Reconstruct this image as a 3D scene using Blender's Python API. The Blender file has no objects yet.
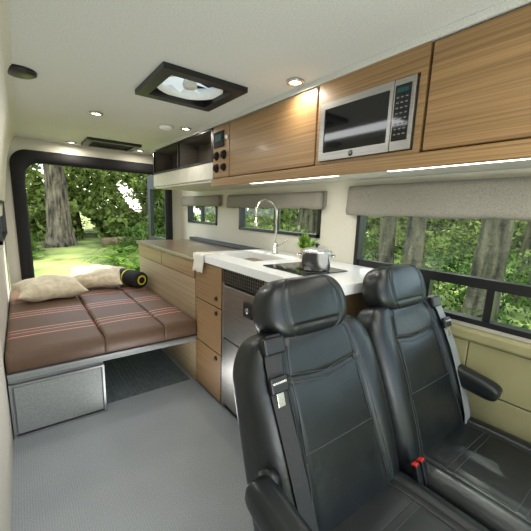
import bpy, bmesh, math, random
import numpy as np
from mathutils import Vector, Matrix
random.seed(3); rng=np.random.default_rng(5)
COL=bpy.context.scene.collection
W={}
# ------------------------------------------------------------------ materials
def newmat(name):
    m=bpy.data.materials.new(name); m.use_nodes=True
    nt=m.node_tree; b=nt.nodes['Principled BSDF']; return m,nt,b
def mat(name,c,rough=.5,metal=0,c2=None,scale=(40,40,40),detail=3,bump=0,bscale=None,spec=None,coat=0,lo=.35,hi=.65,trans=0,emit=None,es=0,sheen=0,bd=.003):
    m,nt,b=newmat(name)
    b.inputs['Base Color'].default_value=(*c,1); b.inputs['Roughness'].default_value=rough; b.inputs['Metallic'].default_value=metal
    if spec is not None: b.inputs['Specular IOR Level'].default_value=spec
    if coat: b.inputs['Coat Weight'].default_value=coat; b.inputs['Coat Roughness'].default_value=.15
    if trans: b.inputs['Transmission Weight'].default_value=trans
    if sheen: b.inputs['Sheen Weight'].default_value=sheen
    if emit: b.inputs['Emission Color'].default_value=(*emit,1); b.inputs['Emission Strength'].default_value=es
    tc=nt.nodes.new('ShaderNodeNewGeometry')
    if c2 is not None:
        mp=nt.nodes.new('ShaderNodeMapping'); mp.inputs['Scale'].default_value=scale
        nz=nt.nodes.new('ShaderNodeTexNoise'); nz.inputs['Scale'].default_value=1; nz.inputs['Detail'].default_value=detail
        cr=nt.nodes.new('ShaderNodeValToRGB'); cr.color_ramp.elements[0].position=lo; cr.color_ramp.elements[1].position=hi
        cr.color_ramp.elements[0].color=(*c,1); cr.color_ramp.elements[1].color=(*c2,1)
        nt.links.new(tc.outputs['Position'],mp.inputs[0]); nt.links.new(mp.outputs[0],nz.inputs['Vector'])
        nt.links.new(nz.outputs['Fac'],cr.inputs[0]); nt.links.new(cr.outputs[0],b.inputs['Base Color'])
    if bump:
        n2=nt.nodes.new('ShaderNodeTexNoise'); n2.inputs['Scale'].default_value=bscale or 200; n2.inputs['Detail'].default_value=3
        nt.links.new(tc.outputs['Position'],n2.inputs['Vector'])
        bp=nt.nodes.new('ShaderNodeBump'); bp.inputs['Strength'].default_value=bump; bp.inputs['Distance'].default_value=bd
        nt.links.new(n2.outputs['Fac'],bp.inputs['Height']); nt.links.new(bp.outputs[0],b.inputs['Normal'])
    return m
def srgb(r,g,b):
    f=lambda v:((v/255+.055)/1.055)**2.4 if v>10 else v/255/12.92
    return (f(r),f(g),f(b))
M={}
M['ceil']=mat('ceiling_felt',srgb(194,195,191),.95,c2=srgb(214,215,211),scale=(200,200,200),detail=4,lo=.3,hi=.7)
M['wall']=mat('wall_felt',srgb(204,201,188),.95,c2=srgb(220,217,205),scale=(220,220,220),detail=4,lo=.3,hi=.7)
M['olive']=mat('lower_wall_vinyl',srgb(142,136,98),.6,c2=srgb(150,144,105),scale=(8,8,8))
WS=(210,1.2,210)
M['wood']=mat('oak_laminate',srgb(112,86,54),.42,c2=srgb(164,130,88),scale=WS,detail=7,lo=.28,hi=.72,coat=.12)
M['woodz']=mat('oak_laminate_drawer',srgb(106,82,52),.42,c2=srgb(154,122,84),scale=WS,detail=7,lo=.28,hi=.72,coat=.12)
M['woodd']=mat('oak_laminate_edge',srgb(98,76,50),.5,c2=srgb(128,102,70),scale=WS)
M['woodl']=mat('pale_oak_laminate',srgb(144,124,94),.5,c2=srgb(178,158,126),scale=WS,detail=6,lo=.28,hi=.72)
M['darkwood']=mat('walnut_top',srgb(112,93,68),.3,c2=srgb(148,125,94),scale=WS,detail=6,coat=.25)
M['white']=mat('white_solid_surface',srgb(238,239,238),.28,c2=srgb(232,233,232),scale=(60,60,60),coat=.2)
M['lam']=mat('pale_laminate',srgb(200,198,189),.6,c2=srgb(210,208,199),scale=(20,20,20))
M['black']=mat('black_plastic',(.008,.008,.009),.38)
M['dull']=mat('dull_black_panel',(.010,.010,.011),.75,spec=.15)
M['matte']=mat('black_fabric',(.007,.007,.008),.9,c2=(.012,.012,.014),scale=(90,90,90),bump=.3,bscale=300)
M['inner']=mat('shelf_lining',srgb(78,72,66),.9,c2=srgb(94,88,80),scale=(90,90,90))
M['steel']=mat('brushed_stainless',(.38,.37,.355),.33,1,c2=(.47,.46,.44),scale=(300,6,300))
M['steeld']=mat('bronze_brushed_steel',(.30,.285,.26),.36,1,c2=(.40,.38,.35),scale=(300,6,300))
M['potsteel']=mat('satin_steel',(.70,.70,.69),.24,1,c2=(.76,.76,.75),scale=(6,6,200))
M['potglass']=mat('glass_lid_tint',(.35,.37,.37),.08,spec=.8,coat=.5)
M['chrome']=mat('brushed_nickel',(.62,.60,.56),.24,1)
M['leather']=mat('black_leather',(.0065,.0085,.0092),.33,c2=(.009,.0115,.0125),scale=(12,12,12),bump=.22,bscale=34,spec=.45,bd=.004)
M['stitch']=mat('grey_stitching',(.05,.052,.052),.6)
M['belt']=mat('belt_webbing',(.012,.012,.013),.7,c2=(.025,.025,.025),scale=(400,400,400),bump=.2)
M['belt_sunlit']=mat('sunlit_belt_webbing',(.16,.17,.17),.6,c2=(.24,.25,.25),scale=(400,400,400),bump=.2)  # black webbing, with the sunlight on it painted in as grey
M['red']=mat('red_button',(.6,.02,.01),.4)
M['grid']=mat('ribbed_grey_rubber',(.11,.135,.145),.55,c2=(.16,.19,.20),scale=(30,30,30))
M['pillow']=mat('cream_pillow_cloth',srgb(206,192,162),.95,c2=srgb(228,216,190),scale=(25,25,25),bump=.6,bscale=60,sheen=.3)
M['towel']=mat('white_towel_cloth',srgb(212,207,194),.95,c2=srgb(228,224,212),scale=(120,120,120),bump=.5,bscale=250)
M['shade']=mat('grey_shade_felt',srgb(130,126,118),.95,c2=srgb(150,146,138),scale=(200,200,200),bump=.25,bscale=260)
M['panel']=mat('light_grey_felt_board',srgb(136,139,138),.95,c2=srgb(162,165,163),scale=(300,300,300),detail=3,spec=.1)
M['alu']=mat('aluminium_edge',(.4,.4,.4),.45,1)
M['glassblk']=mat('black_glass',(.006,.006,.007),.06,spec=.6)
M['yellow']=mat('yellow_print',srgb(214,205,60),.6)
M['terra']=mat('pale_wood_pot',srgb(176,146,106),.6,c2=srgb(192,164,124),scale=(40,40,5))
M['leafp']=mat('succulent_leaf',srgb(84,128,40),.5,c2=srgb(144,178,70),scale=(30,30,30))
M['bark']=mat('tree_bark',srgb(44,38,28),.95,c2=srgb(138,124,98),scale=(9,9,1.6),detail=8,bump=1,bscale=9,bd=.08)
M['log']=mat('mossy_log',srgb(80,66,44),.95,c2=srgb(130,110,76),scale=(3,3,3),detail=6)
M['lens']=mat('frosted_lid_skyglow',srgb(205,212,212),.4,emit=(.75,.88,.95),es=.45)  # emission stands in for sky light through the lid and blades
M['lamp']=mat('lamp_lens',(1,1,1),.4,emit=(1,.88,.70),es=9)
M['led']=mat('led_strip_lens',(1,1,1),.4,emit=(1,.93,.80),es=7)
M['screen']=mat('small_dark_display',(.0,.01,.01),.7,emit=(.15,.4,.4),es=.12,spec=.1)
M['print']=mat('grey_print',(.16,.16,.16),.5)
def floor_mat():
    m,nt,b=newmat('grey_woven_vinyl'); b.inputs['Roughness'].default_value=.42
    g=nt.nodes.new('ShaderNodeNewGeometry')
    n1=nt.nodes.new('ShaderNodeTexNoise'); n1.inputs['Scale'].default_value=260; n1.inputs['Detail'].default_value=3
    n2=nt.nodes.new('ShaderNodeTexNoise'); n2.inputs['Scale'].default_value=3
    w=nt.nodes.new('ShaderNodeTexWave'); w.inputs['Scale'].default_value=34; w.inputs['Distortion'].default_value=.4
    for n in (n1,n2,w): nt.links.new(g.outputs['Position'],n.inputs['Vector'])
    mx=nt.nodes.new('ShaderNodeMath'); mx.operation='MULTIPLY_ADD'; mx.inputs[1].default_value=.10
    nt.links.new(w.outputs['Fac'],mx.inputs[0]); nt.links.new(n1.outputs['Fac'],mx.inputs[2])
    mx2=nt.nodes.new('ShaderNodeMath'); mx2.operation='MULTIPLY_ADD'; mx2.inputs[1].default_value=.2
    nt.links.new(n2.outputs['Fac'],mx2.inputs[0]); nt.links.new(mx.outputs[0],mx2.inputs[2])
    cr=nt.nodes.new('ShaderNodeValToRGB'); cr.color_ramp.elements[0].position=.45; cr.color_ramp.elements[1].position=.85
    cr.color_ramp.elements[0].color=(*srgb(130,137,143),1); cr.color_ramp.elements[1].color=(*srgb(170,176,181),1)
    nt.links.new(mx2.outputs[0],cr.inputs[0]); nt.links.new(cr.outputs[0],b.inputs['Base Color'])
    return m
M['floor']=floor_mat()
def bed_mat():
    m,nt,b=newmat('brown_striped_upholstery'); b.inputs['Roughness'].default_value=.55
    g=nt.nodes.new('ShaderNodeNewGeometry'); sp=nt.nodes.new('ShaderNodeSeparateXYZ'); nt.links.new(g.outputs['Position'],sp.inputs[0])
    mr=nt.nodes.new('ShaderNodeMapRange'); mr.inputs[1].default_value=1.9; mr.inputs[2].default_value=3.5
    nt.links.new(sp.outputs[1],mr.inputs[0])
    cr=nt.nodes.new('ShaderNodeValToRGB'); cr.color_ramp.interpolation='CONSTANT'
    br=srgb(100,75,56); stops=[(1.9,br)]
    red=srgb(160,54,42); cream=srgb(216,198,164); blue=srgb(60,68,82)
    for y0 in (2.13,2.52,2.92):
        y=y0
        for c,wd in ((red,.012),(cream,.008),(br,.026),(red,.014),(blue,.012),(cream,.008),(br,.030),(red,.014),(cream,.007)):
            stops.append((y,c)); y+=wd
        stops.append((y,br))
    el=cr.color_ramp.elements
    while len(el)<len(stops): el.new(.5)
    for i,(y,c) in enumerate(stops):
        el[i].position=(y-1.9)/1.6; el[i].color=(*c,1)
    nt.links.new(mr.outputs[0],cr.inputs[0])
    nz=nt.nodes.new('ShaderNodeTexNoise'); nz.inputs['Scale'].default_value=60; nz.inputs['Detail'].default_value=4
    nt.links.new(g.outputs['Position'],nz.inputs['Vector'])
    mx=nt.nodes.new('ShaderNodeMix'); mx.data_type='RGBA'; mx.blend_type='MULTIPLY'; mx.inputs[0].default_value=.35
    nt.links.new(cr.outputs[0],mx.inputs[6])
    hs=nt.nodes.new('ShaderNodeHueSaturation'); hs.inputs['Value'].default_value=1.15; hs.inputs['Saturation'].default_value=.95
    bw=nt.nodes.new('ShaderNodeValToRGB'); bw.color_ramp.elements[0].color=(.35,.35,.35,1); nt.links.new(nz.outputs['Fac'],bw.inputs[0]); nt.links.new(bw.outputs[0],mx.inputs[7])
    nt.links.new(mx.outputs[2],hs.inputs['Color']); nt.links.new(hs.outputs[0],b.inputs['Base Color'])
    bp=nt.nodes.new('ShaderNodeBump'); bp.inputs['Strength'].default_value=.2; bp.inputs['Distance'].default_value=.003
    nt.links.new(nz.outputs['Fac'],bp.inputs['Height']); nt.links.new(bp.outputs[0],b.inputs['Normal'])
    return m
M['bed']=bed_mat()
def glass_mat():
    m=bpy.data.materials.new('window_glass'); m.use_nodes=True; nt=m.node_tree; nt.nodes.clear()
    o=nt.nodes.new('ShaderNodeOutputMaterial'); t=nt.nodes.new('ShaderNodeBsdfTransparent'); t.inputs[0].default_value=(.86,.92,.90,1)
    g=nt.nodes.new('ShaderNodeBsdfGlossy'); g.inputs['Roughness'].default_value=.02
    x=nt.nodes.new('ShaderNodeMixShader'); x.inputs[0].default_value=.05
    nt.links.new(t.outputs[0],x.inputs[1]); nt.links.new(g.outputs[0],x.inputs[2]); nt.links.new(x.outputs[0],o.inputs[0]); return m
M['glass']=glass_mat()
def leaf_mat(name,a,b2,sc=1.2,p0=.40,p1=.70):
    m=bpy.data.materials.new(name); m.use_nodes=True; nt=m.node_tree; nt.nodes.clear()
    o=nt.nodes.new('ShaderNodeOutputMaterial'); d=nt.nodes.new('ShaderNodeBsdfDiffuse'); t=nt.nodes.new('ShaderNodeBsdfTranslucent'); x=nt.nodes.new('ShaderNodeMixShader'); x.inputs[0].default_value=.45
    g=nt.nodes.new('ShaderNodeNewGeometry'); nz=nt.nodes.new('ShaderNodeTexNoise'); nz.inputs['Scale'].default_value=sc; nz.inputs['Detail'].default_value=6; nz.inputs['Roughness'].default_value=.7
    nt.links.new(g.outputs['Position'],nz.inputs['Vector'])
    cr=nt.nodes.new('ShaderNodeValToRGB'); cr.color_ramp.elements[0].position=p0; cr.color_ramp.elements[1].position=p1
    cr.color_ramp.elements[0].color=(*a,1); cr.color_ramp.elements[1].color=(*b2,1)
    nt.links.new(nz.outputs['Fac'],cr.inputs[0]); nt.links.new(cr.outputs[0],d.inputs[0]); nt.links.new(cr.outputs[0],t.inputs[0])
    nt.links.new(d.outputs[0],x.inputs[1]); nt.links.new(t.outputs[0],x.inputs[2]); nt.links.new(x.outputs[0],o.inputs[0]); return m
M['leaf']=leaf_mat('forest_leaf',srgb(28,50,22),srgb(196,212,118),1.6,.38,.66)
M['leafd']=leaf_mat('shrub_leaf',srgb(28,52,26),srgb(150,182,92),3)
M['fern']=leaf_mat('fern_leaf',srgb(64,98,34),srgb(160,186,88),4)
M['grass']=mat('grass_ground',srgb(66,88,36),.95,c2=srgb(168,178,92),scale=(.8,.8,.8),detail=9)
# ------------------------------------------------------------------ helpers
def reg(o,loc,parent=None,label=None,cat=None,group=None,kind=None):
    loc=Vector(loc); W[o.name]=loc.copy(); o.location=loc
    if parent is not None:
        o.parent=parent; o.location=loc-W[parent.name]
    if label: o['label']=label
    if cat: o['category']=cat
    if group: o['group']=group
    if kind: o['kind']=kind
    return o
def obj(name,verts,faces,m,parent=None,smooth=False,origin=None,**k):
    vs=np.array([tuple(v) for v in verts],dtype=float)
    c=(vs.min(0)+vs.max(0))/2 if origin is None else np.array(origin,dtype=float)
    me=bpy.data.meshes.new(name); me.from_pydata([tuple(v) for v in (vs-c)],[],[tuple(f) for f in faces]); me.update()
    ms=m if isinstance(m,list) else [m]
    for q in ms: me.materials.append(q)
    if smooth: me.polygons.foreach_set('use_smooth',[True]*len(me.polygons))
    o=bpy.data.objects.new(name,me); COL.objects.link(o)
    return reg(o,c,parent,**k)
def empty(name,loc,**k):
    o=bpy.data.objects.new(name,None); o.empty_display_size=.05; COL.objects.link(o); return reg(o,loc,**k)
def boxvf(a,b):
    x0,y0,z0=a; x1,y1,z1=b
    v=[(x0,y0,z0),(x1,y0,z0),(x1,y1,z0),(x0,y1,z0),(x0,y0,z1),(x1,y0,z1),(x1,y1,z1),(x0,y1,z1)]
    f=[(0,3,2,1),(4,5,6,7),(0,1,5,4),(1,2,6,5),(2,3,7,6),(3,0,4,7)]
    return v,f
def merge(parts):
    V=[];Fc=[]
    for v,f in parts:
        n=len(V); V+=list(v); Fc+=[tuple(i+n for i in q) for q in f]
    return V,Fc
def bev(o,r,seg=2,smooth=False):
    bm=bmesh.new(); bm.from_mesh(o.data)
    bmesh.ops.bevel(bm,geom=list(bm.edges),offset=r,segments=seg,profile=.5,affect='EDGES')
    bm.to_mesh(o.data); bm.free()
    if smooth: o.data.polygons.foreach_set('use_smooth',[True]*len(o.data.polygons))
def box(name,a,b,m,parent=None,bevel=0,seg=2,**k):
    v,f=boxvf(a,b); o=obj(name,v,f,m,parent,**k)
    if bevel: bev(o,bevel,seg)
    return o
def boxes(name,lst,m,parent=None,bevel=0,**k):
    v,f=merge([boxvf(a,b) for a,b in lst]); o=obj(name,v,f,m,parent,**k)
    if bevel: bev(o,bevel)
    return o
def lathe_vf(c,prof,n=36,axis=(0,0,1)):
    ax=Vector(axis).normalized(); t=ax.orthogonal().normalized(); s=ax.cross(t); c=Vector(c); V=[];Fc=[]
    for r,d in prof:
        for i in range(n):
            a=2*math.pi*i/n; V.append(c+ax*d+(t*math.cos(a)+s*math.sin(a))*max(r,1e-4))
    for j in range(len(prof)-1):
        for i in range(n):
            k=(i+1)%n; Fc.append((j*n+i,j*n+k,(j+1)*n+k,(j+1)*n+i))
    return V,Fc
def lathe(name,c,prof,m,parent=None,axis=(0,0,1),n=36,**k):
    v,f=lathe_vf(c,prof,n,axis); return obj(name,v,f,m,parent,smooth=True,**k)
def tube_vf(pts,r,n=10,ridge=0):
    pts=[Vector(p) for p in pts]; V=[];Fc=[]; prev=None
    for i,p in enumerate(pts):
        d=(pts[min(i+1,len(pts)-1)]-pts[max(i-1,0)]).normalized()
        if prev is None: t=d.orthogonal().normalized()
        else: t=(prev-d*prev.dot(d)).normalized()
        prev=t; s=d.cross(t); rr=r[i] if isinstance(r,(list,tuple)) else r
        for k in range(n):
            a=2*math.pi*k/n; q=rr*(1+ridge*(math.sin(5*a+i*.21)*.5+math.sin(9*a-i*.33)*.3+math.sin(17*a+i*.5)*.25)*(1.6 if i<3 else 1))
            V.append(p+(t*math.cos(a)+s*math.sin(a))*q)
    for i in range(len(pts)-1):
        for k in range(n):
            q=(k+1)%n; Fc.append((i*n+k,i*n+q,(i+1)*n+q,(i+1)*n+k))
    Fc.append(tuple(reversed(range(n)))); Fc.append(tuple(range((len(pts)-1)*n,len(pts)*n)))
    return V,Fc
def tube(name,pts,r,m,parent=None,n=10,ridge=0,**k):
    v,f=tube_vf(pts,r,n,ridge); return obj(name,v,f,m,parent,smooth=True,**k)
def pad(name,O,S,U,N,L,wf,df,m,parent=None,B=None,e=.45,el=.35,nr=72,M_=48,pw=.6,**k):
    """soft upholstered block: O base centre, S width dir, U length dir, N thickness dir"""
    O=Vector(O);S=Vector(S);U=Vector(U);N=Vector(N);V=[];Fc=[]
    for i in range(M_+1):
        a=-math.pi/2+math.pi*i/M_; sn=math.sin(a)
        l=math.copysign(abs(sn)**el,sn); sh=max(abs(math.cos(a)),1e-4)**el; t=l*.5+.5
        w=wf(t); d=df(t)
        for j in range(nr):
            q=2*math.pi*j/nr; cs=math.cos(q); s2=math.sin(q)
            sx=math.copysign(abs(cs)**e,cs); sy=math.copysign(abs(s2)**e,s2)
            x=w*sx*sh**pw
            n=d*sy*sh
            if B and sy>0: n+=B(sx,t)*sy*min(1,sh*1.2)
            V.append(O+S*x+U*(t*L)+N*n)
    for i in range(M_):
        for j in range(nr):
            q=(j+1)%nr; Fc.append((i*nr+j,i*nr+q,(i+1)*nr+q,(i+1)*nr+j))
    Fc.append(tuple(reversed(range(nr)))); Fc.append(tuple(range(M_*nr,(M_+1)*nr)))
    return obj(name,V,Fc,m,parent,smooth=True,**k)
FACE_NX=Matrix(((0,0,-1),(-1,0,0),(0,1,0)))
def textmesh(name,s,size,loc,R,m,parent,ext=.0003):
    c=bpy.data.curves.new(name+'_c','FONT'); c.body=s; c.size=size; c.extrude=ext; c.align_x='CENTER'; c.align_y='CENTER'
    t=bpy.data.objects.new(name+'_t',c); COL.objects.link(t); bpy.context.view_layer.update()
    me=bpy.data.meshes.new_from_object(t); bpy.data.objects.remove(t)
    me.transform(R.to_4x4()); me.materials.clear(); me.materials.append(m)
    o=bpy.data.objects.new(name,me); COL.objects.link(o); return reg(o,loc,parent)
def cells(u0,u1,v0,v1,holes):
    us=sorted({u0,u1,*[h[0] for h in holes],*[h[1] for h in holes]}); vs=sorted({v0,v1,*[h[2] for h in holes],*[h[3] for h in holes]})
    out=[]
    for i in range(len(us)-1):
        for j in range(len(vs)-1):
            cu=(us[i]+us[i+1])/2; cv=(vs[j]+vs[j+1])/2
            if any(h[0]<cu<h[1] and h[2]<cv<h[3] for h in holes): continue
            out.append((us[i],us[i+1],vs[j],vs[j+1]))
    return out
ST='structure'
Y0,Y1=-1.3,3.6; XR=1.5; ZC=1.76
# ------------------------------------------------------------------ shell
box('floor',(-.2,Y0,-.06),(XR+.06,Y1+.06,0),M['floor'],kind=ST)
vents=[(.51,.86,1.36,1.71),(.51,.90,3.12,3.42)]
boxes('ceiling',[((u0,v0,ZC),(u1,v1,ZC+.05)) for u0,u1,v0,v1 in cells(-.04,XR+.06,Y0,Y1+.06,vents)],M['ceil'],kind=ST)
big=(-1.0,1.14,.77,1.30); mid=(1.42,2.36,1.055,1.29); far=(2.76,3.42,1.07,1.30)
boxes('wall_right',[((XR,u0,v0),(XR+.05,u1,v1)) for u0,u1,v0,v1 in cells(Y0,Y1+.06,0,ZC,[big,mid,far])],M['wall'],kind=ST)
prof=[(-.125,0),(-.125,.85),(-.095,1.2),(-.065,1.45),(-.045,1.58),(-.02,1.68),(.0,1.73),(.03,1.765)]
outp=[(x-.06,z) for x,z in prof]
V=[];Fc=[]
for y in (Y0,Y1+.06):
    for x,z in prof: V.append((x,y,z))
    for x,z in outp: V.append((x,y,z+(0.02 if z>1.7 else 0)))
n=len(prof); m2=2*n
for i in range(n-1):
    Fc.append((i,i+1,m2+i+1,m2+i)); Fc.append((n+i+1,n+i,m2+n+i,m2+n+i+1))
Fc.append((0,m2,m2+n,n)); Fc.append((n-1,2*n-1,m2+2*n-1,m2+n-1))
for i in range(n-1):
    Fc.append((i,n+i,n+i+1,i+1)); Fc.append((m2+i,m2+i+1,m2+n+i+1,m2+n+i))
o=obj('wall_left',V,Fc,M['wall'],smooth=False,kind=ST)
boxes('wall_rear',[((u0,Y1,v0),(u1,Y1+.06,v1)) for u0,u1,v0,v1 in cells(-.12,XR,0,ZC,[(.02,1.34,.02,1.60)])],M['wall'],kind=ST)
ys_=[-1.2,-.5,.10,.50,.78]
boxes('trim_1',[((XR-.03,ys_[i]+.002,z0),(XR-.001,ys_[i+1]-.002,z1)) for i in range(4) for z0,z1 in ((.0,.497),(.503,.70))],M['olive'],bevel=.003,kind=ST)
box('trim_2',(XR-.045,-1.2,.703),(XR-.001,.78,.755),M['olive'],bevel=.012,kind=ST)
# ------------------------------------------------------------------ windows
def window(i,y0,y1,z0,z1,bars=(),hbar=None):
    fr=.022
    L=[((XR-.012,y0,z0),(XR+.045,y1,z0+fr)),((XR-.012,y0,z1-fr),(XR+.045,y1,z1)),((XR-.012,y0,z0),(XR+.045,y0+fr,z1)),((XR-.012,y1-fr,z0),(XR+.045,y1,z1))]
    if hbar: L.append(((XR-.006,y0,hbar-.02),(XR+.04,y1,hbar+.02)))
    for b,(za,zb) in bars: L.append(((XR-.002,b-.014,za),(XR+.035,b+.014,zb)))
    w=boxes('window_%d'%i,L,M['black'],kind=ST)
    box('glass',(XR+.012,y0+.01,z0+.01),(XR+.016,y1-.01,z1-.01),M['glass'],w)
    return w
window(1,*big,bars=[(.72,(.77,.95)),(.46,(.77,.95)),(.16,(.77,.95)),(-.12,(.77,1.3))],hbar=.945)
window(2,*mid,bars=[(1.88,(1.06,1.29))])
window(3,*far,bars=[(3.1,(1.07,1.30))])
def shade(y0,y1,z0,z1,label,dp=.055):
    ys=np.linspace(y0,y1,40); V=[];Fc=[]
    pr=[(0,z1),(-dp*.75,z1-.004),(-dp,z1-.03),(-dp*.98,z0+.05),(-dp*1.08,z0+.028),(-dp*1.0,z0+.006),(-dp*.7,z0),(-dp*.35,z0+.006),(0,z0+.02)]
    for y in ys:
        e=min(1,min(y-y0,y1-y)/.012+.6)
        for x,z in pr:
            sag=.003*math.sin(y*17)+.002*math.sin(y*41+1)
            V.append((XR-.002+x*(e+.04*math.sin(y*23+z*30)),y,z+(sag if z<z0+.06 else 0)))
    n=len(pr)
    for i in range(len(ys)-1):
        for j in range(n-1): Fc.append((i*n+j,i*n+j+1,(i+1)*n+j+1,(i+1)*n+j))
    Fc.append(tuple(range(n))); Fc.append(tuple(reversed(range((len(ys)-1)*n,len(ys)*n))))
    return obj('window_shade',V,Fc,M['shade'],smooth=True,label=label,cat='window shade',group='rolled shades over the side windows')
shade(-.95,1.20,1.205,1.365,'long grey felt shade rolled up above the largest side window')
shade(1.38,2.52,1.235,1.345,'grey felt shade rolled up above the window behind the sink')
shade(2.66,3.5,1.245,1.35,'short grey felt shade rolled up above the smallest side window')
wl=boxes('window_4',[((-.118,2.25,.98),(-.088,3.1,1.0)),((-.118,2.25,1.20),(-.085,3.1,1.22)),((-.118,2.25,.98),(-.085,2.27,1.22)),((-.118,3.08,.98),(-.085,3.1,1.22))],M['black'],kind=ST)
box('glass',(-.108,2.26,.99),(-.102,3.09,1.21),M['glassblk'],wl)
# ------------------------------------------------------------------ rear door surround and open door
def arch(x0,x1,zt,r,z0,ns=10):
    p=[(x0,z0)]
    for i in range(ns+1): a=math.pi-math.pi/2*i/ns; p.append((x0+r+r*math.cos(a),zt-r+r*math.sin(a)))
    for i in range(ns+1): a=math.pi/2-math.pi/2*i/ns; p.append((x1-r+r*math.cos(a),zt-r+r*math.sin(a)))
    p.append((x1,z0)); return p
oa=arch(-.035,1.37,1.665,.13,.30); ia=arch(.062,1.295,1.560,.12,.30); n=len(oa); V=[];Fc=[]
ma=[((a[0]+b[0])/2,(a[1]+b[1])/2) for a,b in zip(oa,ia)]
for y,ring in ((3.597,oa),(3.565,oa),(3.555,ma),(3.565,ia),(3.597,ia)):
    for x,z in ring: V.append((x,y,z))
for k in range(4):
    for i in range(n-1): a=k*n+i; Fc.append((a,a+1,a+n+1,a+n))
for i in range(n-1): Fc.append((i+1,i,4*n+i,4*n+i+1))
obj('trim_3',V,Fc,M['matte'],smooth=True,kind=ST)
dr=boxes('door_1',[((1.375,3.70,.0),(1.42,3.80,1.62)),((1.375,4.35,.0),(1.42,4.45,1.62)),((1.375,3.80,.0),(1.42,4.35,.85)),((1.375,3.80,1.45),(1.42,4.35,1.62))],M['black'],kind=ST)
box('glass',(1.395,3.79,.84),(1.4,4.36,1.46),M['glass'],dr)
# ------------------------------------------------------------------ roof vents
def vent(x0,x1,y0,y1,label,fan):
    e=empty('roof_vent',((x0+x1)/2,(y0+y1)/2,ZC-.02),label=label,cat='roof vent')
    t=.03
    boxes('frame',[((x0-.02,y0-.02,ZC-.022),(x1+.02,y0+t,ZC+.0)),((x0-.02,y1-t,ZC-.022),(x1+.02,y1+.02,ZC)),((x0-.02,y0+t,ZC-.022),(x0+t,y1-t,ZC)),((x1-t,y0+t,ZC-.022),(x1+.02,y1-t,ZC))],M['black'],e)
    boxes('shaft',[((x0,y0,ZC+.001),(x1,y0+.01,ZC+.10)),((x0,y1-.01,ZC+.001),(x1,y1,ZC+.10)),((x0,y0+.01,ZC+.001),(x0+.01,y1-.01,ZC+.10)),((x1-.01,y0+.01,ZC+.001),(x1,y1-.01,ZC+.10))],M['black'],e)
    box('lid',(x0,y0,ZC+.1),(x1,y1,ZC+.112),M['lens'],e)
    cx,cy=(x0+x1)/2,(y0+y1)/2
    if fan:
        R=(x1-x0)/2-.022
        lathe('fan_ring',(cx,cy,ZC-.002),[(R,0),(R-.012,0),(R-.014,.05),(R,.05),(R,0)],M['white'],e,n=48)
        lathe('hub',(cx,cy,ZC+.002),[(.001,0),(.03,0),(.034,.01),(.03,.03),(.001,.03)],M['lam'],e)
        V=[];F2=[]
        for q in range(8):
            a=q*math.pi/4
            for r,da,z in ((.03,-.1,.022),(R-.02,-.05,.018),(R-.02,.42,.045),(.03,.35,.045)):
                V.append((cx+r*math.cos(a+da),cy+r*math.sin(a+da),ZC+z))
            F2.append((4*q,4*q+1,4*q+2,4*q+3))
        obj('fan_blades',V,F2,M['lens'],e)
    else:
        L=[((x0+t,y0+t+i*.032,ZC-.012),(x1-t,y0+t+i*.032+.01,ZC-.004)) for i in range(8)]
        boxes('grille',L,M['black'],e)
vent(*vents[0],'square black-framed roof fan with a pale lid',True)
vent(*vents[1],'black slatted ceiling vent near the rear doorway',False)
# ------------------------------------------------------------------ downlights
def area(name,loc,sx,sy,p,col,rot=(0,0,0),shape='RECTANGLE'):
    l=bpy.data.lights.new(name,'AREA'); l.shape=shape; l.size=sx; l.size_y=sy; l.energy=p; l.color=col
    o=bpy.data.objects.new(name,l); o.location=loc; o.rotation_euler=rot; COL.objects.link(o); return o
for (x,y) in [(.99,1.14),(.97,2.25),(.42,2.30),(.42,3.46),(.99,3.40),(.45,.2)]:
    e=empty('ceiling_light',(x,y,ZC-.008),label='small round warm recessed ceiling light',cat='ceiling light',group='recessed ceiling lights')
    lathe('trim_ring',(x,y,ZC-.01),[(.026,.004),(.027,0),(.037,0),(.039,.009),(.026,.0095)],M['chrome'],e)
    lathe('lens',(x,y,ZC-.006),[(.001,0),(.0255,0),(.0255,.004),(.001,.004)],M['lamp'],e)
    area('ceiling_light_lamp',(x,y,ZC-.02),.05,.05,1.8,(1,.92,.80),shape='DISK')
lathe('smoke_detector',(.85,2.30,ZC-.022),[(.001,0),(.03,0),(.045,.008),(.048,.021),(.001,.0215)],M['white'],label='white round smoke detector on the ceiling',cat='smoke detector')
lathe('ceiling_speaker',(.05,1.84,ZC-.022),[(.001,0),(.045,.002),(.06,.01),(.062,.0215),(.001,.0215)],M['black'],label='black round speaker on the ceiling',cat='speaker')
# ------------------------------------------------------------------ overhead cabinets
XU=1.05; ZB,ZT=1.41,1.735
def overhead(y0,y1,label):
    return empty('overhead_cabinet',((XU+XR)/2,(y0+y1)/2,ZB),label=label,cat='cabinet',group='overhead cabinets')
e=overhead(2.0,3.2,'open overhead shelf with white lower lip and dark interior')
y0,y1=2.003,3.2
boxes('body',[((XU+.02,y0,ZB),(XR-.003,y1,ZB+.015)),((XU+.02,y0,ZT-.012),(XR-.003,y1,ZT)),((XU+.005,y0,ZB),(XR-.003,y0+.015,ZT)),((XU+.005,y1-.015,ZB),(XR-.003,y1,ZT)),((XU+.18,y0,ZB),(XU+.195,y1,ZT)),((XU+.02,2.6,ZB),(XR-.003,2.615,ZT))],M['inner'],e)
box('front_lip',(XU,y0,ZB),(XU+.019,y1,1.520),M['lam'],e,bevel=.004)
boxes('front_frame',[((XU-.002,y0,1.521),(XU+.016,y1,1.535)),((XU,y0,1.535),(XU+.016,y0+.02,ZT)),((XU,y1-.02,1.535),(XU+.016,y1,ZT)),((XU,y0,ZT-.014),(XU+.016,y1,ZT)),((XU,2.595,1.535),(XU+.016,2.61,ZT))],M['black'],e)
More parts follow.
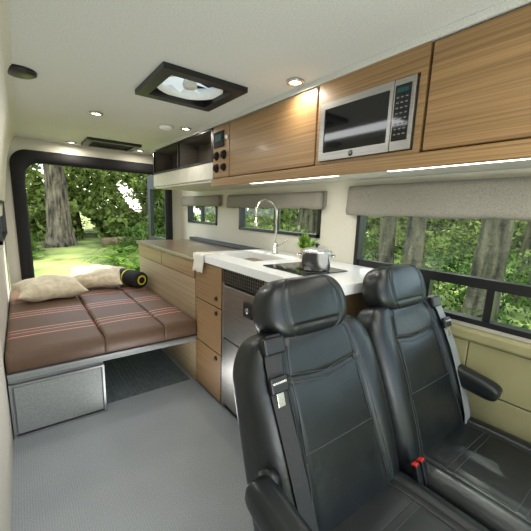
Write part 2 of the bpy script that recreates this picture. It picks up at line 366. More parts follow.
e=overhead(1.055,2.0,'wood-grain overhead cabinet with a small control panel')
box('body',(XU+.02,1.055,ZB),(XR-.003,2.0,ZT),M['woodd'],e)
box('door',(XU,1.06,ZB+.004),(XU+.019,1.785,ZT-.004),M['wood'],e,bevel=.004)
cp=box('control_panel',(XU,1.792,ZB+.004),(XU+.019,1.998,ZT-.004),M['wood'],e,bevel=.004)
box('switch_plate',(XU-.006,1.85,1.60),(XU-.0005,1.98,1.695),M['dull'],cp,bevel=.003)
box('display',(XU-.008,1.875,1.635),(XU-.0065,1.955,1.675),M['screen'],cp)
for y in (1.80+.02,):
    lathe('light_switch',(XU-.0005,y,1.65),[(.001,.008),(.012,.008),(.014,0),(.001,0)],M['white'],cp,axis=(-1,0,0),n=20)
for (y,z,r) in ((1.945,1.55,.028),(1.945,1.475,.028),(1.85,1.55,.028),(1.85,1.475,.024)):
    lathe('knob',(XU-.0005,y,z),[(.001,.018),(r*.7,.018),(r*.75,.006),(r,.004),(r,0),(.001,0)],M['dull'],cp,axis=(-1,0,0),n=24)
# microwave unit
e=overhead(.59,1.05,'wood-grain overhead cabinet housing a microwave')
box('body',(XU+.36,.585,ZB),(XR-.003,1.05,ZT),M['woodd'],e)
boxes('surround',[((XU,.585,ZB),(XU+.355,.607,ZT)),((XU,1.028,ZB),(XU+.355,1.05,ZT)),((XU,.607,ZB),(XU+.355,1.028,ZB+.012)),((XU,.607,1.655),(XU+.355,1.028,ZT))],M['wood'],e)
mw=empty('microwave',(XU+.15,.82,ZB+.013),label='stainless steel microwave with dark glass door and keypad',cat='microwave')
mx=XU-.012
box('body',(mx+.02,.612,1.424),(XU+.34,1.024,1.65),M['steel'],mw,bevel=.003)
boxes('door',[((mx,.69,1.424),(mx+.019,1.024,1.455)),((mx,.69,1.625),(mx+.019,1.024,1.65)),((mx,1.000,1.455),(mx+.019,1.024,1.625)),((mx,.69,1.455),(mx+.019,.704,1.625))],M['steel'],mw)
box('door_window',(mx+.003,.704,1.455),(mx+.018,1.000,1.625),M['glassblk'],mw)
box('control_panel',(mx,.612,1.424),(mx+.019,.688,1.65),M['steel'],mw,bevel=.002)
kp=box('keypad',(mx-.002,.626,1.455),(mx-.0002,.682,1.630),M['glassblk'],mw)
box('display',(mx-.003,.634,1.606),(mx-.0022,.674,1.620),M['screen'],mw)
L=[]
for r in range(8):
    for c in range(3):
        yy=.670-c*.016; zz=1.592-r*.0165; L.append(((mx-.0034,yy-.0042,zz-.003),(mx-.0022,yy+.0042,zz+.001)))
boxes('buttons',L,M['print'],mw)
bd=lathe('badge',(mx-.0004,.853,1.439),[(.001,.0015),(.010,.0015),(.011,0),(.001,0)],M['black'],mw,axis=(-1,0,0),n=24)
textmesh('badge_letters','GE',.012,(mx-.0024,.853,1.439),FACE_NX,M['steel'],bd)
e=overhead(-.3,.58,'wide wood-grain overhead cabinet beside the microwave')
box('body',(XU+.02,-.5,ZB),(XR-.003,.58,ZT),M['woodd'],e)
box('door',(XU,-.495,ZB+.004),(XU+.019,.575,ZT-.004),M['wood'],e,bevel=.004)
box('trim_4',(XU-.004,-.6,ZT+.001),(XR-.003,3.2,ZC-.001),M['ceil'],kind=ST)
box('trim_5',(XU-.012,-.6,1.362),(XU+.012,2.0,ZB-.002),M['wood'],kind=ST,bevel=.004)
box('trim_6',(XU+.013,-.6,1.395),(XR-.003,3.2,ZB-.002),M['lam'],kind=ST)
for (a,b) in ((1.02,1.74),(-.1,.78)):
    e=empty('light_strip',(1.17,(a+b)/2,1.38),label='slim warm LED strip light under the overhead cabinets',cat='light strip',group='under-cabinet light strips')
    box('housing',(1.155,a,1.383),(1.195,b,1.394),M['alu'],e)
    box('lens',(1.165,a+.01,1.378),(1.185,b-.01,1.3825),M['led'],e)
    area('light_strip_lamp',(1.175,(a+b)/2,1.37),.03,b-a,1.6,(1,.95,.86))
# ------------------------------------------------------------------ kitchen
XK=.90
def basecab(y0,y1,label):
    return empty('base_cabinet',((XK+XR)/2,(y0+y1)/2,0),label=label,cat='cabinet',group='galley base cabinets')
e=basecab(1.6,1.95,'wood-grain base cabinet with three stacked drawers')
boxes('body',[((XK+.02,1.60,.0),(XR-.003,1.95,.885))],M['woodd'],e)
for z0,z1 in ((.635,.88),(.345,.628),(.03,.338)):
    d=box('drawer',(XK,1.604,z0),(XK+.0195,1.948,z1),M['woodz'],e,bevel=.003)
    lathe('latch_knob',(XK-.0003,1.66,z1-.035 if z0<.6 else z0+.05),[(.001,.008),(.013,.008),(.015,0),(.001,0)],M['black'],d,axis=(-1,0,0),n=20)
e=basecab(1.2,1.6,'base cabinet holding a steel fridge below a black vent grille')
boxes('body',[((XK+.025,1.20,.0),(XR-.003,1.597,.885))],M['black'],e)
box('fridge_door',(XK,1.235,.475),(XK+.024,1.57,.79),M['steeld'],e,bevel=.004)
box('lower_door',(XK,1.235,.05),(XK+.024,1.57,.465),M['steeld'],e,bevel=.004)
boxes('door_frame',[((XK+.004,1.205,.02),(XK+.024,1.233,.80)),((XK+.004,1.572,.02),(XK+.024,1.596,.80))],M['steel'],e)
g=box('vent_grille',(XK+.006,1.205,.80),(XK+.024,1.596,.884),M['matte'],e)
L=[]
for i in range(20):
    yy=1.21+i*.0195; L.append(((XK+.001,yy,.803),(XK+.006,yy+.0025,.881)))
for j in range(5):
    zz=.806+j*.018; L.append(((XK+.001,1.207,zz),(XK+.005,1.594,zz+.0015)))
boxes('lattice',L,M['steeld'],g)
box('door_latch',(XK-.014,1.27,.665),(XK-.001,1.35,.745),M['black'],e,bevel=.005)
lathe('latch_button',(XK-.0145,1.31,.705),[(.001,.004),(.014,.004),(.016,0),(.001,0)],M['steel'],e,axis=(-1,0,0),n=20)
e=basecab(.80,1.2,'wood-grain base cabinet under the cooktop')
box('body',(XK+.02,.82,.0),(XR-.003,1.197,.885),M['woodd'],e)
box('door',(XK,.823,.03),(XK+.0195,1.195,.88),M['woodz'],e,bevel=.003)
sk=(1.03,1.30,1.47,1.86)
o=boxes('countertop',[((a,c,.888),(b,d,.93)) for a,b,c,d in cells(XK-.012,XR-.003,.80,1.962,[sk])],M['white'],label='white solid-surface kitchen worktop with sink cutout',cat='countertop')
e=empty('sink',(1.165,1.665,.79),label='white undermount kitchen sink in the worktop',cat='sink')
a0,a1,b0,b1=sk[0]+.001,sk[1]-.001,sk[2]+.001,sk[3]-.001
boxes('basin',[((a0,b0,.79),(a1,b1,.795)),((a0,b0,.795),(a0+.006,b1,.926)),((a1-.006,b0,.795),(a1,b1,.926)),((a0+.006,b0,.795),(a1-.006,b0+.006,.926)),((a0+.006,b1-.006,.795),(a1-.006,b1,.926))],M['white'],e)
lathe('drain',(1.165,1.665,.7955),[(.001,.002),(.02,.003),(.032,.003),(.034,0)],M['steel'],e)
e=empty('cooktop',(1.15,1.1,.931),label='black glass induction cooktop set in the worktop',cat='cooktop')
box('glass_plate',(.985,1.0,.931),(1.27,1.32,.936),M['glassblk'],e,bevel=.002)
for (x,y,r) in ((1.12,1.10,.085),(1.20,1.25,.055)):
    lathe('burner_ring',(x,y,.9362),[(r,0),(r,.0004),(r-.003,.0004),(r-.003,0)],M['print'],e)
pc=(1.13,1.085,.9370)
e=empty('cooking_pot',pc,label='stainless cooking pot with glass lid on the cooktop',cat='cooking pot')
lathe('body',pc,[(.001,.001),(.064,.0),(.069,.006),(.070,.086),(.074,.088),(.074,.091),(.066,.091),(.064,.008),(.001,.006)],M['potsteel'],e)
lathe('lid_rim',pc,[(.068,.0912),(.073,.0915),(.073,.095),(.068,.097),(.066,.093)],M['potsteel'],e)
lathe('lid',pc,[(.068,.0955),(.055,.104),(.03,.110),(.001,.112)],M['potglass'],e)
lathe('lid_knob',(pc[0],pc[1],pc[2]+.110),[(.001,0),(.006,.001),(.006,.008),(.013,.011),(.013,.016),(.001,.018)],M['black'],e)
for s in (-1,1):
    dx,dy=.75*s,-.66*s
    pp=[(pc[0]+dx*.068-dy*.025,pc[1]+dy*.068+dx*.025,pc[2]+.07),(pc[0]+dx*.088-dy*.022,pc[1]+dy*.088+dx*.022,pc[2]+.074),(pc[0]+dx*.088+dy*.022,pc[1]+dy*.088-dx*.022,pc[2]+.074),(pc[0]+dx*.068+dy*.025,pc[1]+dy*.068-dx*.025,pc[2]+.07)]
    tube('handle',pp,.0035,M['potsteel'],e)
fc=(1.38,1.715,.9305)
e=empty('faucet',fc,label='tall brushed-nickel gooseneck kitchen faucet beside the sink',cat='faucet')
lathe('base',fc,[(.001,0),(.024,0),(.024,.006),(.017,.012),(.015,.07),(.010,.075),(.001,.075)],M['chrome'],e)
pts=[(1.38,1.715,1.0),(1.38,1.715,1.20)]
for i in range(1,15):
    a=math.pi*i/14*1.0; pts.append((1.38-.085*(1-math.cos(a)),1.715,1.20+.085*math.sin(a)))
pts.append((1.212,1.715,1.165))
tube('spout',pts,.0095,M['chrome'],e,n=16)
lathe('spray_head',(1.212,1.715,1.11),[(.001,0),(.014,0),(.015,.01),(.012,.06),(.001,.06)],M['chrome'],e)
tube('handle',[(1.38,1.70,.985),(1.385,1.66,.995),(1.39,1.61,1.03)],[.008,.006,.0045],M['chrome'],e)
pc=(1.40,1.44,.9305)
e=empty('potted_plant',pc,label='small green succulent in a pale wooden pot',cat='potted plant')
lathe('pot',pc,[(.001,0),(.028,0),(.034,.06),(.036,.066),(.030,.066),(.028,.055),(.001,.055)],M['terra'],e)
V=[];F2=[]
for i in range(80):
    a=rng.uniform(0,2*math.pi); el_=rng.uniform(.5,1.5); ln=rng.uniform(.07,.125); wd=.011
    d=Vector((math.cos(a)*math.cos(el_),math.sin(a)*math.cos(el_),math.sin(el_))); s=Vector((-math.sin(a),math.cos(a),0)); up=s.cross(d)
    b=Vector((pc[0],pc[1],pc[2]+.05)); n=len(V)
    V+=[b,b+d*ln*.55+s*wd+up*.002,b+d*ln-Vector((0,0,.004)),b+d*ln*.55-s*wd+up*.002,b+d*ln*.55-up*.004]
    F2+=[(n,n+1,n+4),(n+1,n+2,n+4),(n+2,n+3,n+4),(n+3,n,n+4)]
obj('leaves',V,F2,M['leafp'],e)
ys=np.linspace(1.80,1.93,14); V=[];F2=[]
prf=[(1.00,.934),(.95,.935),(.90,.936),(.884,.932),(.879,.92),(.878,.88),(.877,.85),(.876,.82)]
for j,y in enumerate(ys):
    for i,(x,z) in enumerate(prf):
        w=.005*math.sin(j*1.3)*(i/7 if i>3 else .3); V.append((x-abs(w)-.001,y+(.0 if i<4 else .01*math.sin(i)),z+(.004*math.sin(j*.9) if i==7 else abs(w)*.6)))
n=len(prf)
for j in range(len(ys)-1):
    for i in range(n-1): F2.append((j*n+i,j*n+i+1,(j+1)*n+i+1,(j+1)*n+i))
o=obj('dish_towel',V,F2,M['towel'],smooth=True,label='off-white dish towel draped over the worktop edge',cat='towel')
sm=o.modifiers.new('s','SOLIDIFY'); sm.thickness=.004; sm.offset=1
e=basecab(1.97,3.25,'low wood-grain cabinet alongside the bed')
box('body',(XK+.02,1.97,.0),(XR-.003,3.25,.868),M['woodd'],e)
box('drawer',(XK,1.972,.755),(XK+.0195,2.60,.865),M['wood'],e,bevel=.003)
box('drawer',(XK,2.606,.755),(XK+.0195,3.248,.865),M['wood'],e,bevel=.003)
box('side_panel',(XK+.006,1.972,.0),(XK+.0195,3.248,.750),M['woodl'],e,bevel=.002)
box('countertop',(XK-.012,1.966,.87),(XR-.003,3.27,.895),M['darkwood'],bevel=.004,label='dark wood worktop over the low cabinet beside the bed',cat='countertop')
box('trim_7',(XR-.07,1.97,.896),(XR-.003,3.25,.925),M['black'],kind=ST,bevel=.004)
# ------------------------------------------------------------------ bed
e=empty('bed_platform',(.38,2.7,.3),label='grey board bed platform with aluminium edge',cat='bed')
box('board',(-.118,1.935,.325),(.895,3.45,.365),M['panel'],e,bevel=.003)
box('edge_strip',(-.118,1.925,.352),(.895,1.934,.366),M['alu'],e)
e=empty('storage_box',(.1,2.6,0),label='light grey felt storage box with metal edging under the bed',cat='storage box')
box('body',(-.118,1.96,.001),(.318,3.4,.323),M['panel'],e)
box('front_panel',(-.10,1.945,.02),(.305,1.959,.285),M['panel'],e,bevel=.003)
boxes('edge_frame',[((-.118,1.94,.001),(-.107,1.959,.303)),((.309,1.94,.001),(.32,1.959,.303)),((-.107,1.94,.289),(.309,1.959,.300)),((-.107,1.94,.001),(.309,1.959,.012))],M['alu'],e)
for a,b in ((-.117,.329),(.3305,.678),(.6795,.894)):
    nx,ny=24,60; V=[];F2=[]
    hw=(b-a)/2; cxm=(a+b)/2; yc=(1.93+3.43)/2; hy=.75
    def rr(s,h,r=.018):
        d=h*(1-abs(s)); return 1-math.sqrt(max(0,1-(max(0,r-d)/r)**2))
    for lay in (0,1):
        for i in range(nx+1):
            for j in range(ny+1):
                s=math.copysign(abs(-1+2*i/nx)**.6,-1+2*i/nx); t=math.copysign(abs(-1+2*j/ny)**.5,-1+2*j/ny)
                x=cxm+s*hw; y=yc+t*hy
                drop=max(rr(s,hw),rr(t,hy))*.018
                z=(.480+.004*(1-s*s)*(1-t**8)+.0015*math.sin(y*14+a*9)*(1-s*s)-drop) if lay else .368+drop*.4
                V.append((x,y,z))
    m_=(nx+1)*(ny+1)
    for i in range(nx):
        for j in range(ny):
            q=i*(ny+1)+j; F2.append((q+1,q+ny+2,q+ny+1,q)); F2.append((m_+q,m_+q+ny+1,m_+q+ny+2,m_+q+1))
    for j in range(ny):
        F2.append((j,m_+j,m_+j+1,j+1)); q=nx*(ny+1)+j; F2.append((q+1,m_+q+1,m_+q,q))
    for i in range(nx):
        q=i*(ny+1); F2.append((q+ny+1,m_+q+ny+1,m_+q,q)); q+=ny; F2.append((q,m_+q,m_+q+ny+1,q+ny+1))
    obj('bed_cushion',V,F2,M['bed'],smooth=True,label='brown upholstered bed cushion with woven striped bands',cat='cushion',group='bed cushions')
def pillow(c,hw,hl,th,ang,tilt,label):
    R=Matrix.Rotation(ang,3,'Z')@Matrix.Rotation(tilt,3,'X'); V=[];F2=[]; n=48
    for side in (1,-1):
        for i in range(n+1):
            for j in range(n+1):
                s=-1+2*i/n; t=-1+2*j/n
                k=(max(0,1-abs(s)**2.6)*max(0,1-abs(t)**2.6))**.55
                pinch=1-.14*(1-abs(s)**2)*(abs(t)**3); pinch2=1-.14*(1-abs(t)**2)*(abs(s)**3)
                edge=max(abs(s),abs(t))
                wr=.08*math.sin(9*s*(1+.3*t)+3*t)*edge+.10*math.sin(4*s+3*t)+.07*math.sin(13*t-5*s)*edge
                z=side*th*k*(1+wr)
                V.append(Vector(c)+R@Vector((hw*s*pinch2,hl*t*pinch,z)))
    m_=(n+1)**2
    for i in range(n):
        for j in range(n):
            a=i*(n+1)+j; F2.append((a,a+n+1,a+n+2,a+1)); F2.append((m_+a+1,m_+a+n+2,m_+a+n+1,m_+a))
    o=obj('pillow',V,F2,M['pillow'],smooth=True,label=label,cat='pillow',group='pillows on the bed')
    bm=bmesh.new(); bm.from_mesh(o.data); bmesh.ops.remove_doubles(bm,verts=bm.verts,dist=.0004); bm.to_mesh(o.data); bm.free()
pillow((.145,2.98,.565),.23,.18,.078,.10,.10,'cream cloth pillow lying flat on the bed')
pillow((.50,3.20,.585),.24,.17,.070,-.30,.30,'cream cloth pillow leaning near the rear doorway')
d=Vector((.35,-.93,0)).normalized(); c=Vector((.78,3.10,.562))
e=empty('rolled_blanket_bag',c-Vector((0,0,.075)),label='black rolled blanket bag with a yellow emblem ring',cat='bag')
lathe('body',c-d*.16,[(.001,0),(.06,0),(.072,.012),(.075,.03),(.073,.16),(.075,.29),(.070,.312),(.058,.32),(.001,.32)],M['matte'],e,axis=tuple(d))
lathe('emblem_ring',c+d*.1603,[(.03,0),(.03,.001),(.045,.001),(.045,0)],M['yellow'],e,axis=tuple(d))
lathe('strap',c-d*.04,[(.0755,0),(.0785,.002),(.0785,.013),(.0755,.015)],M['yellow'],e,axis=tuple(d))
L=[((.33,2.02,.001),(.885,3.5,.006))]+[((.335+i*.0275,2.025,.006),(.335+i*.0275+.014,3.495,.012)) for i in range(20)]
boxes('floor_mat',L,M['grid'],label='grey ribbed rubber mat on the aisle floor under the bed',cat='mat')
# ------------------------------------------------------------------ seats
def seat(cx,side,label):
    e=empty('passenger_seat',(cx,.35,0),label=label,cat='seat',group='pair of leather passenger seats')
    O=Vector((cx,.485,.29)); T=Vector((cx,.685,.868)); U=(T-O).normalized(); L=(T-O).length
    N=Vector((0,-U.z,U.y)); S=Vector((1,0,0))
    wf=lambda t:.2560-(.030*max(0,(t-.80)/.20)**2)
    df=lambda t:.088-.022*t
    def gro(d,w=.0055): return -.009*math.exp(-(d/w)**2)
    sb=lambda t:.64-.08*t+.03*math.cos(t*5)
    def B(s,t):
        a=abs(s); k=max(0,min(1,(a-.48)/.32)); k=k*k*(3-2*k); b=.024*k*math.sin(math.pi*min(1,max(0,t*.92+.06)))
        b+=gro((a-sb(t))*.25)
        if a<sb(t): b+=gro((t-.46)*L)+gro((t-.76-.06*(a))*L)
        b+=.006*math.cos((t-.25)*6)*(1-a*a)
        b+=.006*(1-a*a)*abs(math.sin((t-.46)*math.pi/.30))**.5*(.46<t<.78)
        return b
    def front(s,t,off=.0):
        ee=.45; sy=(1-abs(s)**(2/ee))**(ee/2); t=min(.97,max(.03,t))
        l=2*t-1; sn=abs(l)**(1/.33); sh=math.sqrt(max(0,1-sn*sn))**.33
        n=df(t)*sy*sh+B(s,t)*sy*min(1,sh*1.2)
        return O+S*(wf(t)*s*sh**.5)+U*(t*L)+N*(n+off)
    pad('backrest',O,S,U,N,L,wf,df,M['leather'],e,B=B,nr=150,M_=120,e=.45,el=.33,pw=.5)
    parts=[]
    for sg in (-1,1):
        for dd in (-.04,.04): parts.append(tube_vf([front(sg*(sb(t)+dd),t,.0003) for t in np.linspace(.06,.93,60)],.0010,6))
    for t0,k in ((.478,0),(.442,0),(.778,.06),(.742,.06)): parts.append(tube_vf([front(s,t0+k*abs(s),.0003) for s in np.linspace(-.54,.54,50)],.0010,6))
    v,f=merge(parts); obj('stitching',v,f,M['stitch'],e,smooth=True)
    H=O+U*(L-.034)+N*.008
    hw=lambda t:.130+.040*math.sin(math.pi*min(1,t*.9+.08))
    def HB(s,t):
        a=abs(s); return .008*max(0,(a-.45)/.55)-.007*math.exp(-((a-.62-.05*t)*.16/.0045)**2)-.006*math.exp(-((t-.22)*.18/.0045)**2)*(a<.57)
    pad('headrest',H,S,U,N,.178,hw,lambda t:.064-.006*t,M['leather'],e,B=HB,e=.6,el=.52,nr=120,M_=76)
    def CB(s,t):
        a=abs(s); k=max(0,min(1,(a-.55)/.25)); b=.018*k*k*(3-2*k)
        b+=gro((a-.66)*.24)
        if a<.66: b+=gro((t-.38)*.56)+gro((t-.72)*.56)
        return b+.008*math.sin(t*3.1)
    def cfront(s,t,off=0):
        ee=.40; sy=(1-abs(s)**(2/ee))**(ee/2); l=2*t-1; sn=abs(l)**(1/.28); sh=math.sqrt(max(0,1-sn*sn))**.28
        return Vector((cx+.2525*s*sh**.6,-.05+.55*t,.335+.07*sy*sh+CB(s,t)*sy*min(1,sh*1.2)+off))
    pad('seat_cushion',(cx,-.05,.335),S,(0,1,0),(0,0,1),.55,lambda t:.2525,lambda t:.07,M['leather'],e,B=CB,e=.40,el=.28,nr=130,M_=100)
    parts=[tube_vf([cfront(sg*(.66+dd),t,.0004) for t in np.linspace(.06,.94,50)],.0010,6) for sg in (-1,1) for dd in (-.04,.04)]
    parts+=[tube_vf([cfront(s,t0,.0004) for s in np.linspace(-.6,.6,40)],.0010,6) for t0 in (.36,.40,.70,.74)]
    v,f=merge(parts); obj('stitching',v,f,M['stitch'],e,smooth=True)
    boxes('seat_base',[((cx-.19,.02,.03),(cx+.19,.47,.28)),((cx-.21,.0,.0005),(cx+.21,.50,.03))],M['black'],e,bevel=.01)
    s0=.78*side
    path=[front(s0,.985,.012)+Vector((0,.01,.012)),front(s0,.90,.007),front(s0*.98,.8,.006),front(s0*.97,.62,.006),front(s0*.94,.4,.007),front(s0*.90,.2,.008),front(s0*.88,.05,.010)]
    P=[]
    for i in range(len(path)-1):
        for q in range(8): P.append(path[i].lerp(path[i+1],q/8))
    P.append(path[-1]); V=[];F2=[]
    for p in P:
        for dx,dn in ((-.023,0),(.023,0),(.023,.002),(-.023,.002)): V.append(p+S*dx+N*dn)
    for i in range(len(P)-1):
        for q in range(4): w=(q+1)%4; F2.append((4*i+q,4*i+w,4*i+4+w,4*i+4+q))
    F2+= [(3,2,1,0),(4*len(P)-4,4*len(P)-3,4*len(P)-2,4*len(P)-1)]
    obj('seat_belt',V,F2,M['belt'] if side<0 else M['belt_sunlit'],e)
    def obox(name,c,a,b,n,m,pr,bv=.004):
        v,f=boxvf((-a,-b,-n),(a,b,n)); v=[c+S*q[0]+U*q[1]+N*q[2] for q in v]; o=obj(name,v,f,m,pr); bev(o,bv); return o
    obox('belt_guide',front(s0,.95,.010),.034,.022,.011,M['black'],e,.006)
    bt=front(s0*.97,.80,.014); tg=obox('belt_tongue',bt,.027,.020,.007,M['black'],e,.004)
    obox('tongue_blade',bt-U*.036,.011,.018,.0015,M['chrome'],tg,.0008)
    obox('tongue_bar',bt+N*.0075+U*.006,.021,.003,.0015,M['chrome'],tg,.0008)
    if side<0: ax,ay,al,zz=cx-.288,.52,.24,.575
    else: ax,ay,al,zz=cx+.206,.585,.245,.592
    pad('armrest',(ax,ay,zz),S,Vector((0,-1,-.16)).normalized(),Vector((0,-.16,1)).normalized(),al,lambda t:.036,lambda t:.042-.006*t,M['leather'],e,e=.62,el=.42,nr=48,M_=40)
    if side<0: lathe('armrest_pivot',(cx-.235,ay-.01,zz),[(.001,0),(.028,0),(.028,.03),(.001,.03)],M['black'],e,axis=(side,0,0))
    bx=cx-side*.240
    bk=obox('belt_buckle',Vector((bx,.39,.42)),.012,.035,.010,M['black'],e,.004)
    obox('buckle_button',Vector((bx,.39,.42))+U*.0352,.009,.004,.007,M['red'],bk,.001)
    return e
seat(.673,-1,'black leather seat with belt over its shoulder beside the aisle')
seat(1.186,1,'black leather seat with belt painted sunlit grey and padded armrest beside the window')
# ------------------------------------------------------------------ outside
GZ=-.6
def gz(x,y):
    r=math.hypot(x,y); return GZ+(.12*math.sin(x*.5)*math.cos(y*.4)+.02*max(0,r-10)**1.1 if r>6 else 0)
V=[];F2=[]
n=60
for i in range(n+1):
    for j in range(n+1):
        x=-30+80*i/n; y=-30+80*j/n; V.append((x,y,gz(x,y)))
for i in range(n):
    for j in range(n): a=i*(n+1)+j; F2.append((a,a+n+1,a+n+2,a+1))
obj('ground',V,F2,M['grass'],smooth=True,label='sunlit mossy grass ground around the van',cat='ground',kind='stuff')
def leaves(P,size,asp=.6):
    n=len(P); d=rng.normal(size=(n,3)); d/=np.linalg.norm(d,axis=1)[:,None]; q=rng.normal(size=(n,3)); s=np.cross(d,q); s/=np.linalg.norm(s,axis=1)[:,None]
    sz=(size*rng.uniform(.5,1.4,size=n))[:,None]
    V=np.stack([P-d*sz,P+s*sz*asp,P+d*sz,P-s*sz*asp],1).reshape(-1,3)
    F_=np.arange(4*n).reshape(n,4); return V,F_
def leafobj(name,P,size,m,parent=None,**k):
    V,F_=leaves(P,size); return obj(name,V,F_.tolist(),m,parent,**k)
n=120000
az=np.radians(rng.uniform(-14,100,n)); R=rng.uniform(17,27,n); z=-.6+8*rng.uniform(0,1,n)**1.3+.3*np.sin(az*40)
dens=np.sin(az*31)*np.sin(z*1.3+az*9)+.45*np.sin(az*77+z*2.2)
k=dens>-.78
P=np.stack([R*np.sin(az),R*np.cos(az),z],1)[k]
leafobj('forest_foliage',P,.16,M['leaf'],label='dense green forest foliage surrounding the clearing',cat='foliage',kind='stuff')
def tree(x,y,r,h,lean,label,nf=1400,fz=(1.5,7),fr=2.4):
    z0=gz(x,y)-.1; e=empty('tree',(x,y,z0),label=label,cat='tree',group='forest trees')
    pts=[];rs=[]
    for i in range(41):
        t=i/40; pts.append((x+lean*t*h*.2+.08*math.sin(t*6+x),y+.08*math.cos(t*5+y),z0+t*h)); rs.append(r*(1+.5*math.exp(-t*h*2.2))*(1-.6*t))
    tube('trunk',pts,rs,M['bark'],e,n=48,ridge=.10)
    V=[]; parts=[]
    for b in range(22):
        a=rng.uniform(0,6.28); zz=rng.uniform(*fz); ln=rng.uniform(.5,1)*fr
        p0=Vector((x,y,z0+zz)); p1=p0+Vector((math.cos(a)*ln,math.sin(a)*ln,rng.uniform(-.5,.4)))
        parts.append(tube_vf([p0,p0.lerp(p1,.5)+Vector((0,0,.12)),p1],[.035,.025,.01],5))
        m_=nf//22; tt=rng.uniform(.25,1.05,m_)[:,None]
        V.append(np.array(p0)+(np.array(p1)-np.array(p0))*tt+rng.normal(size=(m_,3))*np.array([.26,.26,.12]))
    v,f=merge(parts); obj('branches',v,f,M['bark'],e)
    leafobj('foliage',np.concatenate(V),.06,M['leaf'],e)
tree(1.15,15.7,.42,11,.1,'thick rough-barked tree standing in the clearing',nf=1800,fz=(3,8))
for (x,y,r,h,l) in [(-.9,17,.2,10,.0),(5.3,17,.18,10,-.1),(7.2,19,.3,12,.0),(2.6,22,.2,12,.1),
                    (6.2,6.4,.28,11,.05),(8.4,4.4,.2,10,-.1),(9.5,2.2,.3,12,.0),(9.5,7.5,.25,12,0),(10.5,10.5,.3,12,0),(8,13,.22,11,0)]:
    tree(x,y,r,h,l,'tall forest tree with leafy low branches',nf=3400,fz=(.9,6))
for (x,y,r,h,l) in [(5.0,2.75,.15,10,.1),(5.3,1.75,.20,10,-.05),(5.4,.85,.13,9,.1),(6.1,3.9,.17,10,.05)]:
    tree(x,y,r,h,l,'dark slender tree trunk seen outside the side window',nf=1500,fz=(2.2,6))
def shrub(x,y,s,label):
    z0=gz(x,y); n=2600
    p=rng.normal(size=(n,3)); p/=np.linalg.norm(p,axis=1)[:,None]; p*=(rng.uniform(.3,1,n)**.5)[:,None]; p[:,2]=np.abs(p[:,2])
    p*=(1+.25*np.sin(p[:,:1]*9+x)*np.sin(p[:,1:2]*8+y))
    leafobj('shrub',p*s*np.array([1,1,1.1])+np.array([x,y,z0]),.042,M['leafd'],label=label,cat='shrub',group='shrubs in the undergrowth',origin=(x,y,z0))
for (x,y,s) in [(4.2,3.7,.8),(5.2,5.4,1.1),(4.3,1.2,.6),(4.3,.2,.7),(6,8,1.2),(5.5,12.5,1.2),(3.9,13.5,1.0),(-.3,14.5,.8),(6.8,10,1.3),(7.2,1.6,1.2),(8,6,1.3),(7.6,3.1,1.2)]:
    shrub(x,y,s,'leafy green shrub in the undergrowth')
def fern(x,y,s):
    z0=gz(x,y); V=[Vector((x,y,z0))];F2=[]
    for q in range(16):
        a=q*2*math.pi/16+rng.uniform(-.2,.2); ln=s*rng.uniform(.8,1.1); dx=Vector((math.cos(a),math.sin(a),0)); sd=Vector((-math.sin(a),math.cos(a),0))
        prev=0
        for i in range(1,13):
            t=i/12; c_=Vector((x,y,z0))+dx*ln*t+Vector((0,0,ln*(1.1*t-1.0*t*t)+.02)); w=ln*.20*math.sin(math.pi*min(1,t*.9+.1))
            ci=len(V); V.append(c_); V.append(c_+sd*w-Vector((0,0,.02))); V.append(c_-sd*w-Vector((0,0,.02)))
            F2.append((prev,ci+1,ci)); F2.append((prev,ci,ci+2)); prev=ci
    obj('fern',V,F2,M['fern'],label='bright green fern growing on the forest floor',cat='fern',group='ferns behind the van',origin=(x,y,z0))
for (x,y,s) in [(1.9,9.6,.8),(2.7,9.8,1.0),(3.4,10.6,1.1),(2.4,11,1.0),(3.9,12,1.1),(.2,12.8,.6),(2.9,12.6,.9),(3.3,9.6,.9),(4.2,10.8,1.1)]: fern(x,y,s)
tube('fallen_log',[(2.6,14.4,gz(3,14)+.2),(4.0,14.6,gz(4,14)+.25),(6,14.3,gz(6,14)+.3)],[.2,.18,.15],M['log'],n=14,label='mossy fallen log lying across the clearing',cat='log')
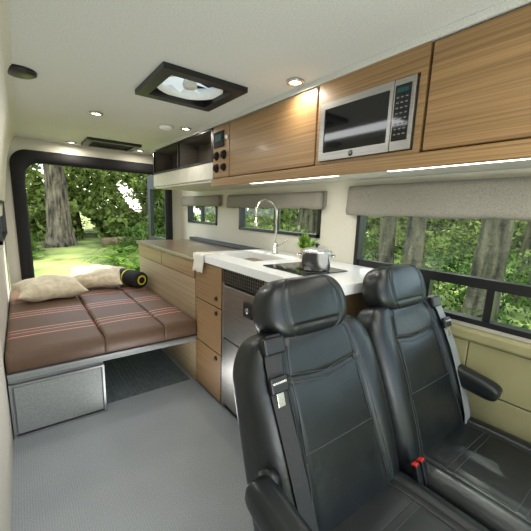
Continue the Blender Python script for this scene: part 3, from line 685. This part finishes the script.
# ------------------------------------------------------------------ light
w=bpy.data.worlds.new('World'); bpy.context.scene.world=w; w.use_nodes=True; nt=w.node_tree; bg=nt.nodes['Background']
sky=nt.nodes.new('ShaderNodeTexSky'); sky.sky_type='NISHITA'; sky.sun_disc=False; sky.sun_elevation=math.radians(50); sky.sun_rotation=math.radians(60); sky.dust_density=2; sky.air_density=1
mxn=nt.nodes.new('ShaderNodeMix'); mxn.data_type='RGBA'; mxn.inputs[0].default_value=.5; mxn.inputs[7].default_value=(3.5,3.7,3.9,1)
nt.links.new(sky.outputs[0],mxn.inputs[6]); nt.links.new(mxn.outputs[2],bg.inputs[0]); bg.inputs[1].default_value=.95
s=bpy.data.lights.new('sun','SUN'); s.energy=7; s.angle=math.radians(1); s.color=(1,.96,.88)
so=bpy.data.objects.new('sun',s); COL.objects.link(so); sd=Vector((.62,.42,.80)).normalized(); so.rotation_euler=sd.to_track_quat('Z','Y').to_euler(); so.location=(10,10,20)
area('cab_fill_light',(.68,-.35,1.72),.9,.7,9,(.97,.98,1))  # added fill over the cab, no fixture there
area('aisle_fill_light',(.30,1.9,1.74),.15,1.6,5.5,(.97,.98,1))  # added fill along the aisle ceiling, no fixture there
area('bounce_fill_light',(.35,-.55,.75),.6,.6,13,(.97,.98,1),rot=(math.radians(180-25),0,0))  # added upward fill behind the camera to brighten the ceiling
area('bounce_fill_light',(.50,1.75,.03),.3,.5,3.5,(.97,.98,1),rot=(math.radians(180),0,0))  # added upward fill at floor level, no visible source
# ------------------------------------------------------------------ camera
yaw,pit,rol,F=math.radians(37.25),math.radians(10.62),math.radians(2.04),321.9
f=Vector((math.sin(yaw)*math.cos(pit),math.cos(yaw)*math.cos(pit),-math.sin(pit)))
r0=Vector((math.cos(yaw),-math.sin(yaw),0)); u0=r0.cross(f)
r=r0*math.cos(rol)+u0*math.sin(rol); u=u0*math.cos(rol)-r0*math.sin(rol)
c=bpy.data.cameras.new('camera'); c.sensor_width=36; c.lens=36*F/531; c.shift_y=8/531; c.clip_start=.03; c.clip_end=200
co=bpy.data.objects.new('camera',c); COL.objects.link(co)
mm=Matrix((r,u,-f)).transposed().to_4x4(); mm.translation=(0,0,1.2); co.matrix_world=mm
bpy.context.scene.camera=co
bpy.context.scene.view_settings.view_transform='Standard'
bpy.context.scene.view_settings.look='None'
